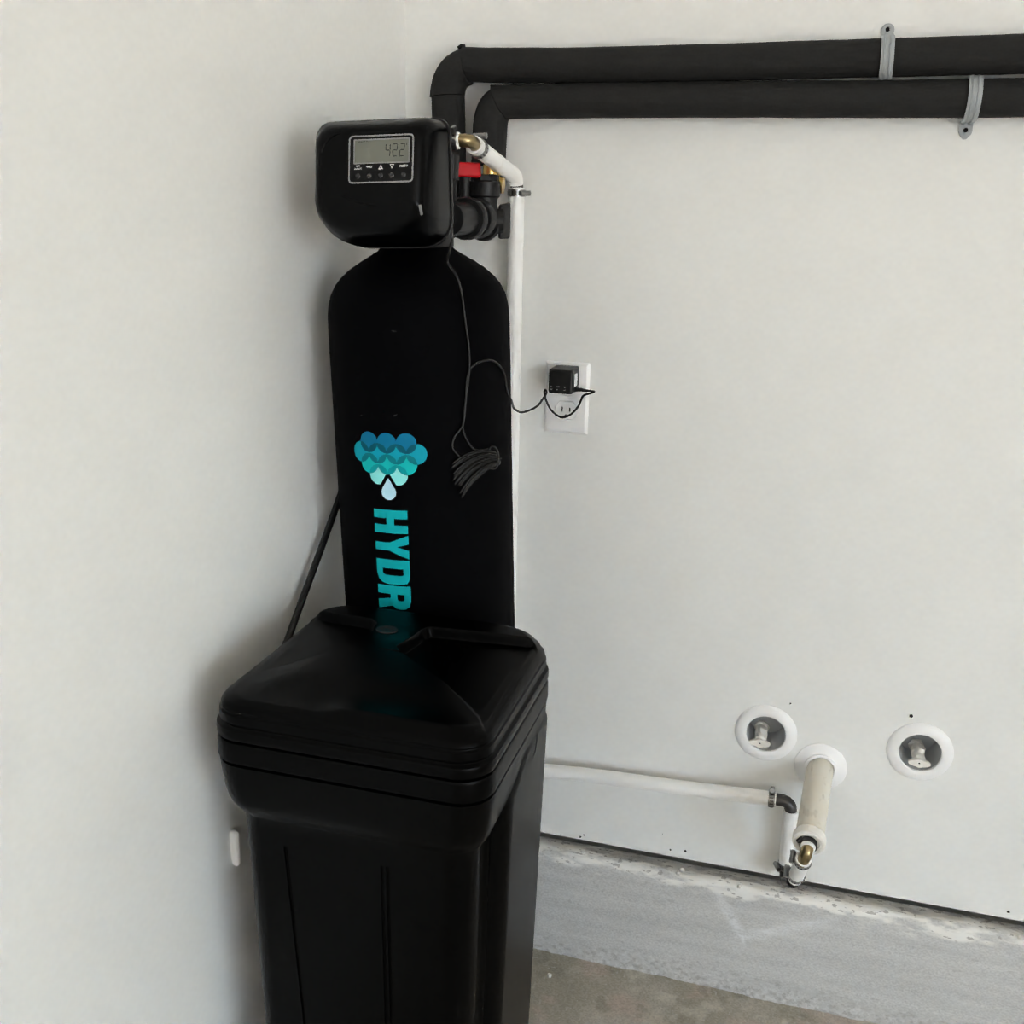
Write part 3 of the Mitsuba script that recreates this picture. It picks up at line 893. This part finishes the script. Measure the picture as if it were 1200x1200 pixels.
# ------------------------------------------------------------------ white drain hose and its fittings
DH = 'drain_hose'
tag(DH, 'white plastic drain hose running from the softener head down the wall to the stub pipe', 'hose')
hr = .0120
add(DH + '__hose', rod((.128, -.238, 1.383), (.1690, -.2345, 1.384), .0105, 24, .0005), 'white_hose', smooth=35)
add(DH + '__brass_elbow', tube(bend([(.160, -.235, 1.384), (.1835, -.233, 1.3845), (.1810, -.198, 1.378)], [0, .013, 0], 10), .0085, 20), 'brass_dull', smooth=True)
a, b = np.array([.1805, -.212, 1.3805]), np.array([.1870, -.034, 1.3470])
add(DH + '__hose', tube(bend([a, b, (.1872, -.031, 1.335)], [0, .010, 0], 8), .0118, 24), 'white_hose', smooth=40)
hose_clamp((.1610, -.2355, 1.3838), (1, .1, 0), .0106, DH + '__hose_clamp', (0, -.3, 1))
hose_clamp(a + (b - a) * .10, b - a, .0119, DH + '__hose_clamp', (0, .2, 1))
add(DH + '__elbow', tube(bend([(.1868, -.050, 1.352), (.1876, -.0265, 1.3480), (.1880, -.026, 1.318)], [0, .016, 0], 12), .0098, 20), 'steel_dark', smooth=True)
vert = [(.1880, -.027, 1.331), (.1882, -.0265, 1.10), (.1885, -.0265, .80), (.1890, -.0265, .43), (.192, -.0265, .375), (.225, -.0265, .356), (.35, -.0262, .3650), (.50, -.0262, .3700), (.60, -.0262, .3755), (.6530, -.0262, .3775)]
vert = bend(vert, [0, .02, .02, .02, .022, .028, .03, .03, .02, 0], 8)
add(DH + '__hose', tube(densify(vert, .03), hr, 28), 'white_hose', smooth=40)
hose_clamp((.1880, -.0268, 1.3230), (0, 0, 1), hr + .0002, DH + '__hose_clamp', (1, -.6, 0))
hose_clamp((.6460, -.0262, .3770), (1, 0, .03), hr + .0002, DH + '__hose_clamp', (.1, .3, 1))
add(DH + '__elbow', tube(bend([(.640, -.0262, .3772), (.6775, -.0262, .3785), (.6785, -.0262, .340)], [0, .018, 0], 12), .0098, 20), 'steel_dark', smooth=True)
add(DH + '__hose', tube(np.array([(.6780, -.0262, .362), (.6790, -.0262, .32), (.6800, -.027, .252)]), hr, 28), 'white_hose', smooth=40)
hose_clamp((.6800, -.027, .258), (0, 0, 1), hr + .0002, DH + '__hose_clamp', (-1, -.4, 0))
add(DH + '__elbow', tube(bend([(.6800, -.027, .262), (.6815, -.030, .2295), (.692, -.075, .262)], [0, .016, 0], 12), .0100, 20), 'steel_dark', smooth=True)
# stub pipe through the wall, drooping a little
c0, c1 = np.array([ESC3[0], .004, ESC3[1]]), np.array([.7050, -.158, .3985])
dd = (c1 - c0) / np.linalg.norm(c1 - c0)
DS = 'drain_stub'
tag(DS, 'short beige plastic pipe sticking out of the wall between the two recessed valves', 'pipe')
add(DS + '__pipe', rod(c0 - dd * .03, c1, .0212, 40, .0008), 'beige_pipe', smooth=35)
pr = [(.0222, -.001), (.041, -.0005), (.0415, .001), (.0408, .0025), (.034, .0052), (.028, .0068), (.0262, .0080), (.0262, .0105), (.0245, .0115), (.0215, .0115), (.0215, -.001)]
add(DS + '__wall_flange', lathe(pr + [pr[0]], (ESC3[0], 0, ESC3[1]), (0, -1, 0), 48), 'white_plastic', smooth=35, label='round white wall flange')
pr = [(.0, .006), (.0155, .006), (.0165, .0095), (.0205, .0105), (.0235, .009), (.0245, .0065), (.0245, -.003), (.0238, -.005), (.0213, -.005)]
add(DS + '__end_cap', lathe(pr, c1, dd, 40), 'ivory_plastic', smooth=35, label='white end cap')
e0 = c1 + dd * .006
e2 = np.array([.6915, -.085, .2640])                    # meets the elbow by the curb
e1 = e0 + dd * .017
dn_ = np.array([-.18, .30, -1.0])
dn_ /= np.linalg.norm(dn_)
add(DS + '__clamp_ring', cat(lathe([(.0110, .002), (.0128, .002), (.0128, .010), (.0110, .010), (.0110, .002)], e0, dd, 28), rod(e0 + dd * .006 + np.array([-.016, 0, .002]), e0 + dd * .006 + np.array([-.010, 0, .009]), .0032, 10)), 'steel_dark', smooth=35)
add(DS + '__hose_end', lathe([(0, 0), (.0110, 0), (.0112, .011), (.0100, .012), (0, .012)], e0 + dd * .002, dd, 28), 'white_hose', smooth=35)
f1 = e1 + dn_ * .020
add(DS + '__brass_elbow', tube(bend([e0 + dd * .008, e1 + dd * .004, f1 + dn_ * .01], [0, .015, 0], 12), .0088, 20), 'brass_dull', smooth=True, label='dull brass elbow')
f2 = f1 + (e2 - f1) * .75
add(DS + '__hose_piece', tube(np.array([f1, (f1 + f2) / 2, f2]), .0118, 24), 'white_hose', smooth=40)
g = (f2 - f1) / np.linalg.norm(f2 - f1)
hose_clamp(f1 + g * .012, g, .0120, DS + '__hose_clamp', (-1, -.2, .4))
hose_clamp(f2 - g * .017, g, .0120, DS + '__hose_clamp', (-1, -.2, .4))


# ------------------------------------------------------------------ recessed shut-off valves
def recessed_valve(key, cx, cz, vx, label):
    tag(key, label, 'valve', 'recessed white wall valves')
    o = np.array([cx, 0, cz])
    ax = (0, -1, 0)
    pr = [(.0312, -.002), (.0495, -.0008), (.0500, .0010), (.0492, .0026), (.0455, .0050), (.0400, .0066), (.0345, .0072), (.0322, .0062), (.0312, .0040)]
    add(key + '__flange', lathe(pr + [pr[0]], o, ax, 56), 'white_plastic', smooth=40)
    pr = [(.0311, .0030), (.0311, -.0600), (0, -.0600), (0, -.0620), (.0330, -.0620), (.0330, -.0020), (.0325, .003)]
    add(key + '__cup', lathe(pr + [pr[0]], o, ax, 48), 'cup_plastic', smooth=40)
    v = np.array([vx, 0, cz - .0190])
    body = cat(lathe([(0, -.060), (.0085, -.060), (.0085, -.034), (.0105, -.033), (.0105, -.026), (.0092, -.025), (.0092, -.014), (.0100, -.013), (.0102, -.004), (.0080, -.001), (.006, .0), (0, 0)], v, ax, 24),
               lathe([(0, -.058), (.0125, -.058), (.0125, -.050), (0, -.050)], v, ax, 6),
               rod(v + np.array([0, .022, 0]), v + np.array([0.004, .022, .016]), .0068, 16, .001))
    add(key + '__valve_body', body, 'ivory_plastic', smooth=35)
    el_ = affinity.scale(Point(0, 0).buffer(1, 16), .0160, .0048).union(Point(0, 0).buffer(.0064, 16)).buffer(.001).difference(Point(0, 0).buffer(.0016, 8))
    hdl = prism(el_, .0050)
    q = hdl.vertices
    hdl.vertices = v + np.stack([q[:, 0], -q[:, 2] - .0, q[:, 1]], 1)
    trimesh.repair.fix_normals(hdl)
    add(key + '__handle', hdl, 'ivory_plastic', smooth=30)
    add(key + '__screw', rod(v + np.array([0, .001, 0]), v + np.array([0, -.0035, 0]), .0017, 10), 'dark_hole')


recessed_valve('recessed_valve', *ESC1, .6185, 'white shut-off valve in a round recessed wall flange, up and left of the stub pipe')
recessed_valve('recessed_valve_001', *ESC2, .8650, 'white shut-off valve in a round recessed wall flange, right of the stub pipe')

# ------------------------------------------------------------------ wall outlet and plug-in adapter
WO = 'wall_outlet'
tag(WO, 'white rectangular duplex outlet plate on the wall right of the softener', 'outlet')
ocx, ocz = .2710, 1.0140
o1, o2 = np.array([ocx, ocz + .0195]), np.array([ocx, ocz - .0195])
pl = rrect(ocx - .0355, ocz - .0573, ocx + .0355, ocz + .0573, .003)
faces = [Point(*o).buffer(.0172, 24).intersection(sbox(o[0] - .02, o[1] - .0143, o[0] + .02, o[1] + .0143)) for o in (o1, o2)]


def on_wall(poly, y_in, y_out):
    t = prism(poly, y_in - y_out)
    v = t.vertices
    t.vertices = np.stack([v[:, 0], y_in - v[:, 2], v[:, 1]], 1)
    trimesh.repair.fix_normals(t)
    return t


base = rings = None
hs = [(.0355, .0573, 0.0), (.0355, .0573, -.0020), (.0350, .0568, -.0030), (.0315, .0533, -.0055), (.0310, .0528, -.0057)]
rg = []
for a_, b_, y_ in hs:
    o = outline(a_, b_, .0025, 6)
    rg.append(np.column_stack([ocx + o[:, 0], np.full(len(o), y_), ocz + o[:, 1]]))
pm = man_of(loft(rg))
for f in faces:
    pm = pm - man_of(on_wall(f.buffer(.0011), .004, -.01))
add(WO + '__plate', mesh_of(pm), 'white_plastic', smooth=25)
for o, f in zip((o1, o2), faces):
    holes = shapely.union_all([sbox(o[0] - .0076, o[1] - .0030, o[0] - .0048, o[1] + .0056), sbox(o[0] + .0048, o[1] - .0022, o[0] + .0076, o[1] + .0048), Point(o[0], o[1] - .0085).buffer(.0026, 10)])
    add(WO + '__receptacle', on_wall(f.difference(holes), .003, -.0063), 'white_plastic', smooth=25)
    add(WO + '__contact_slots', on_wall(holes.buffer(.0002), .003, -.0035), 'dark_hole')
add(WO + '__screw', lathe([(0, 0), (.0032, 0), (.0028, .0010), (0, .0014)], (ocx, -.0056, ocz), (0, -1, 0), 16), 'white_plastic', smooth=30)

PA = 'power_adapter'
tag(PA, 'small black plug-in power adapter with a thin black cord, plugged into the outlet', 'power adapter')
ay = -.0485
AX = .0022
adp = hull([(.2490 + .004, ay + .004, 1.0275 + .004, .004), (.2875 - .004, ay + .004, 1.0275 + .004, .004), (.2490 + .004, ay + .004, 1.0650 - .004, .004), (.2875 - .004, ay + .004, 1.0650 - .004, .004),
            (.2500 + .003, -.0095, 1.0270 + .003, .003), (.2885 - .003, -.0095, 1.0270 + .003, .003), (.2500 + .003, -.0095, 1.0665 - .003, .003), (.2885 - .003, -.0095, 1.0665 - .003, .003)])
adp.apply_translation((AX, 0, 0))
add(PA + '__body', adp, 'cord_black', smooth=30)
for k_ in (-.0050, .0050):
    add(PA + '__prong', bx((o1[0] + k_ - .0008, -.0075, o1[1] - .002), (o1[0] + k_ + .0008, .001, o1[1] + .003)), 'steel')
add(PA + '__side_label', rbox((.2882 + AX, -.0290, 1.0480), (.0012, .0150, .0190), .0005), 'label_white', label='pale label on the side')
marks = [sbox(.2550 + .0062 * i, 1.0335 + .0045 * j, .2550 + .0062 * i + w_, 1.0335 + .0045 * j + .0012) for i, j, w_ in ((0, 0, .003), (0, 1, .002), (1.6, 1, .005), (3.4, 0, .003), (3.4, 1, .0025), (1.6, 0, .002))]
add(PA + '__print', on_wall(shapely.union_all(marks), ay + .0002, ay - .0002), 'print_grey')
add(PA + '__strain_relief', tube(np.array([(.287, -.030, 1.0325), (.297, -.030, 1.0335), (.309, -.031, 1.0325)]), [.0034, .0028, .0020], 10), 'cord_black', smooth=True)


def tank_pt(az, h, out=.0025):
    a, r = math.radians(az), TR + out
    return lp(r * math.sin(a), -r * math.cos(a), h)


cr = .00165
c_wall = [(.305, -.031, 1.0330), (.3165, -.031, 1.0325), (.3205, -.031, 1.0315), (.3150, -.030, 1.0290), (.3025, -.026, 1.0235), (.2985, -.024, 1.0150), (.2940, -.022, 1.0050), (.2840, -.022, .9930), (.2705, -.022, .9862),
          (.2585, -.022, .9900), (.2490, -.024, 1.0000), (.2420, -.026, 1.0150), (.2400, -.027, 1.0260), (.2425, -.029, 1.0290), (.2445, -.030, 1.0250), (.2400, -.034, 1.0160), (.2330, -.042, 1.0050),
          (.2230, -.062, 1.0000), (.2190, -.090, 1.0030), (.2260, -.150, 1.0200), (.2450, -.230, 1.0450)]
c_tank = [tank_pt(84, 1.072, .004), tank_pt(83, 1.0915), tank_pt(74.5, 1.108), tank_pt(64.5, 1.1157), tank_pt(54.2, 1.1126), tank_pt(49.2, 1.0999), tank_pt(47.3, 1.0665), tank_pt(44.8, 1.0403, .004), tank_pt(39.5, 1.0253), tank_pt(38.2, 1.0116),
          tank_pt(43, .9986), tank_pt(47, .990, .005)]
add(PA + '__cord', tube(spline(c_wall + c_tank, 320), cr, 8), 'cord_black', smooth=True, label='thin black cord looping from the adapter onto the tank')
c_up = [lp(.079, -.085, 1.262), lp(.078, -.092, 1.250), tank_pt(41, 1.236, -.010), tank_pt(43.8, 1.221, .001), tank_pt(46.7, 1.2007), tank_pt(49, 1.162, .002), tank_pt(50.8, 1.1309, .0022), tank_pt(49.8, 1.105, .0045), tank_pt(48.2, 1.079), tank_pt(46.1, 1.0529),
        tank_pt(45.2, 1.0317), tank_pt(49.6, 1.0121, .003), tank_pt(53.8, 1.0054, .004), tank_pt(62, 1.004, .005)]
add(PA + '__cord', tube(spline(c_up, 160), cr, 8), 'cord_black', smooth=True)
# the tied bundle of spare cord
co = []
for k_ in range(11):
    f_ = (k_ - 5) / 5 + rng.uniform(-.10, .10)
    n_ = 34
    dl, up_ = rng.uniform(-.004, .003), rng.uniform(0, .0035)
    for i in range(n_):
        a_ = 2 * math.pi * i / n_
        L_ = math.cos(a_) * (.034 + dl - .002 * abs(f_))
        fan = 1.0 + .45 * (-L_ / .034)
        t_ = f_ * .0145 * fan + .0020 * math.sin(a_) - 9.0 * L_ * L_ + .004
        ss = L_ * .94 - t_ * .32
        tt = L_ * .30 + t_ * .95
        az = 53.5 + math.degrees(ss / TR)
        co.append(tank_pt(az, .9850 + tt, .0030 + up_ + .0018 * (1 + math.sin(a_))))
add(PA + '__cord_bundle', tube(np.array(co), .00120, 6), 'cord_black', smooth=True, label='spare cord tied in a flat bundle')
tie = [tank_pt(63.5 + 2 * math.cos(a_), .9930 + .0150 * math.sin(a_), .0050 + .0055 * (1 + math.cos(a_))) for a_ in np.linspace(0, 2 * math.pi, 24)]
add(PA + '__cord_tie', tube(np.array(tie), .0016, 6), 'cord_black', smooth=True)

# ------------------------------------------------------------------ small things
add('wall_clip', cat(hull([(.0035, -.6035, .5480, .0045), (.0035, -.6035, .5130, .0045), (.0070, -.6035, .5460, .0045), (.0070, -.6035, .5130, .0045)]),
                     hull([(.0060, -.6035, .5250, .0055), (.0060, -.6035, .5080, .0055)])), 'white_plastic', smooth=35, label='small white plastic clip on the left wall beside the brine tank', category='clip')


def chip(c, s, seed):
    t = trimesh.creation.icosphere(subdivisions=2)
    v = t.vertices
    t.vertices = v * (1 + .55 * (meshkit.noise(v * 1.7 + seed, seed) - .5))[:, None] * np.asarray(s)
    t.vertices[:, 2] = np.maximum(t.vertices[:, 2], -.6 * s[2])
    t.apply_translation(np.asarray(c, float) + np.array([0, 0, .55 * s[2]]))
    return t


chips = [((.5085, -.013, .1985), (.0060, .0045, .0042), 'larger of two white plaster crumbs in the seam above the curb'), ((.5040, -.0235, .1970), (.0042, .0040, .0040), 'smaller white plaster crumb at the lip of the curb'),
         ((.6080, -.0260, .1955), (.0035, .0030, .0040), 'white plaster crumb on the curb just left of the stub pipe'), ((.3330, -.012, .1980), (.0050, .0035, .0035), 'white plaster crumb on the curb nearest the brine tank'),
         ((1.0150, -.016, .1985), (.0035, .0030, .0030), 'white plaster crumb on the curb near the right edge'), ((1.0480, -.021, .1975), (.0050, .0040, .0035), 'white plaster crumb at the far right end of the curb'),
         ((.3000, -.1050, .0), (.0042, .0042, .0036), 'round white pebble on the floor beside the brine tank'),]
for i, (c, s, lab) in enumerate(chips):
    pebble = 'pebble' in lab
    add('pebble' if pebble else 'plaster_crumb', chip((c[0], c[1], c[2] + (0 if pebble else .0018)), s, i + 1), 'plaster_chip', smooth=True, label=lab, category='pebble' if pebble else 'plaster crumb', group=None if pebble else 'plaster crumbs on the curb')
